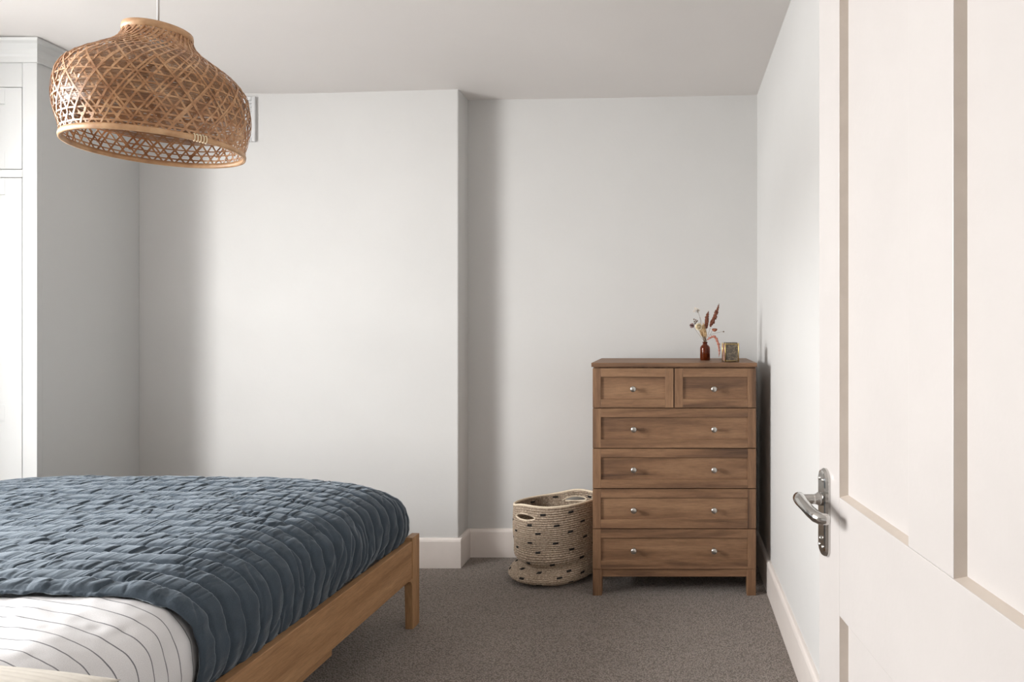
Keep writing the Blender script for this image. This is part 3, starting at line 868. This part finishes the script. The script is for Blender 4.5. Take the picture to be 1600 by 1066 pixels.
# ------------------------------------------------------------------ woven bamboo pendant lamp
LX, LY, LZ = -1.485, 1.85, 1.846
lamp = empty('pendant_lamp', (LX, LY, 0)); tag(lamp, 'woven bamboo pendant lampshade hanging on a white cord over the bed', 'pendant lamp')
prof = np.array([(0, .2067), (.02, .2090), (.06, .2170), (.105, .2222), (.15, .2190), (.19, .2070), (.222, .1800), (.246, .1480), (.268, .1180), (.288, .0960), (.308, .0830), (.332, .0773)])
zz = np.linspace(0, .332, 400)
def cr(x, y, q):
    # Catmull-Rom like cubic interpolation
    t = np.gradient(y, x); i = np.clip(np.searchsorted(x, q)-1, 0, len(x)-2); h = x[i+1]-x[i]; s = (q-x[i])/h
    return (2*s**3-3*s**2+1)*y[i]+(s**3-2*s**2+s)*h*t[i]+(-2*s**3+3*s**2)*y[i+1]+(s**3-s**2)*h*t[i+1]
rr = cr(prof[:, 0], prof[:, 1], zz)
ds = np.hypot(np.diff(zz), np.diff(rr)); arc = np.concatenate([[0], np.cumsum(ds)])
tan60 = math.tan(math.radians(58))
dth = np.concatenate([[0], np.cumsum(ds/(tan60*(.35*.2+.65*(rr[1:]+rr[:-1])/2)))])
def bamboo(name, c0, c1, c2):
    t = NT(name, .42); v = t.coord()
    a = t.noise(v, 26, 3, .6); info = t.n('ShaderNodeObjectInfo')
    t.col(t.ramp(a, [(.3, rgb(*c0)), (.5, rgb(*c1)), (.72, rgb(*c2))]))
    t.bump(t.noise(v, 300, 2, .6), .1, .001)
    t.b.inputs['Subsurface Weight'].default_value = 0
    return t.m
M['bamboo'] = bamboo('bamboo_strip', (142, 96, 62), (178, 132, 92), (206, 166, 126))
M['lining'] = bamboo('bamboo_lining', (140, 104, 76), (164, 128, 96), (184, 150, 118))
M['hoop'] = bamboo('bamboo_hoop', (176, 134, 96), (196, 154, 114), (212, 174, 134))
def ribbon(mb, th_, s_idx, wdt, off, thick=.0009):
    """flat strip following the shade; th_: angle per sample, s_idx: index in zz"""
    r = rr[s_idx]+off; z = zz[s_idx]+LZ
    P_ = np.stack([r*np.cos(th_), r*np.sin(th_), z], -1)
    T = np.gradient(P_, axis=0); T /= np.linalg.norm(T, axis=1, keepdims=True)
    g = np.gradient(rr, zz)[s_idx]
    Nn = np.stack([np.cos(th_), np.sin(th_), -g], -1); Nn /= np.linalg.norm(Nn, axis=1, keepdims=True)
    B = np.cross(T, Nn)
    wv = wdt if np.ndim(wdt) else np.full(len(th_), wdt)
    wv = wv[:, None]
    c = [P_+B*wv/2+Nn*thick/2, P_-B*wv/2+Nn*thick/2, P_-B*wv/2-Nn*thick/2, P_+B*wv/2-Nn*thick/2]
    n = len(th_); vs = np.stack(c, 1).reshape(-1, 3).tolist()
    fs = []
    for i in range(n-1):
        for k in range(4): fs.append((i*4+k, i*4+(k+1) % 4, (i+1)*4+(k+1) % 4, (i+1)*4+k))
    fs += [(0, 1, 2, 3), (4*n-1, 4*n-2, 4*n-3, 4*n-4)]
    mb.add(vs, fs)
rs = random.Random(3)
NS = 46
si = np.unique(np.round(np.interp(np.linspace(0, arc[-1], 44), arc, np.arange(400))).astype(int))
for sgn, off in ((1, .0012), (-1, -.0006)):
    mb = MB()
    for k in range(NS):
        t0 = 2*math.pi*(k+rs.uniform(-.06, .06))/NS
        wob = np.array([.002*math.sin(i*1.57+k*2.1) for i in range(len(si))])
        over = .0011*np.sin(np.arange(len(si))*np.pi/1.5+k*np.pi)
        w = np.interp(rr[si], [.075, .10, .13, .2], [.0058, .0052, .0050, .0048])*rs.uniform(.85, 1.15)
        ribbon(mb, t0+sgn*dth[si]+wob, si, w, off+over)
    o = mb.build('weave', M['bamboo'], lamp); tag(o, kind='stuff')
# extra, looser outer strips in the belly
mb = MB()
for k in range(34):
    t0 = 2*math.pi*(k+.5+rs.uniform(-.2, .2))/34; sgn = 1 if k % 2 else -1
    sub = si[3:24] if k % 3 else si[6:26]
    ribbon(mb, t0+sgn*dth[sub]*1.05, sub, .0046, .0032)
o = mb.build('weave', M['bamboo'], lamp); tag(o, kind='stuff')
mb = MB()
ta = np.linspace(0, 2*np.pi, 97)
for q, z in enumerate(list(np.arange(.016, .06, .0155))+list(np.arange(.068, .19, .026))):
    i = int(round(z/.332*399)); ribbon(mb, ta, np.full(97, i), .0040, .0003+.0009*(-1)**q)
for z in np.arange(.284, .318, .006):
    i = int(round(z/.332*399)); ribbon(mb, ta, np.full(97, i), .0050, -.0012)
o = mb.build('weave', M['bamboo'], lamp); tag(o, kind='stuff')
# inner lining of fine horizontal splints
mb = MB(); za = .070
while za < .262:
    i = int(round(za/.332*399))
    ribbon(mb, ta+rs.uniform(0, 1), np.full(97, i), .0037, -.013-.006*min(1, max(0, (za-.19)/.06))+rs.uniform(-.0012, .0012), .0006)
    za += .0046/max(.35, math.hypot(1, float(np.gradient(rr, zz)[i])))
lining = mb.build('lining', M['lining'], lamp); tag(lining, kind='stuff')
# neck collar of tight weave and bent hoops
def hoop(name, r, z0, z1, t, mat=M['hoop']):
    p = [(r-t, z0), (r, z0), (r+t*.3, (z0+z1)/2), (r, z1), (r-t, z1)]
    return MB().lathe([(a, LZ+b) for a, b in p], 96, closed=True).build(name, mat, lamp, True)
hoop('top_hoop', .0815, .318, .338, .005); hoop('bottom_hoop', .2105, -.008, .007, .005)
hoop('bottom_hoop', .2055, -.007, .006, .002)
for k in range(5):
    a = math.radians(-30+k*2.0); c = Vector((.2095*math.cos(a), .2095*math.sin(a), LZ))
    pts = []
    for j in range(12):
        q = 2*math.pi*j/12; pts.append(c+Vector((math.cos(a), math.sin(a), 0))*.0055*math.cos(q)+Vector((0, 0, .0105))*math.sin(q))
    MB().tube([tuple(p) for p in pts], .0014, 6, closed=True).build('binding', M['cream'], lamp, True)
# fitting: spider bars, holder, cord, ceiling rose
for a in (0, math.pi/3*2, math.pi/3*4):
    MB().tube([(.02*math.cos(a), .02*math.sin(a), LZ+.315), (.079*math.cos(a), .079*math.sin(a), LZ+.322)], .002, 6).build('spider_bar', M['cord'], lamp, True)
MB().lathe([(.0001, .245), (.018, .245), (.019, .25), (.019, .30), (.022, .304), (.022, .318), (.017, .322), (.008, .345), (.0001, .347)], 24, (0, 0, LZ)).build('bulb_holder', M['cord'], lamp, True)
bulbm = NT('bulb_glass', .3, 0, rgb(240, 238, 232)).m
MB().lathe([(.0001, .148), (.014, .150), (.025, .160), (.030, .176), (.027, .195), (.018, .215), (.013, .235), (.013, .247)], 24, (0, 0, LZ)).build('bulb', bulbm, lamp, True)
ctop = np.interp(LX, [k_[0] for k_ in kn], [k_[1] for k_ in kn])+.012
MB().tube([(0, 0, LZ+.34), (0, 0, ctop-.02)], .0032, 8).build('cord', M['cord'], lamp, True)
MB().lathe([(.05, ctop+.004), (.05, ctop-.008), (.03, ctop-.028), (.006, ctop-.034), (.0001, ctop-.034)], 32).build('ceiling_rose', M['cord'], lamp, True)
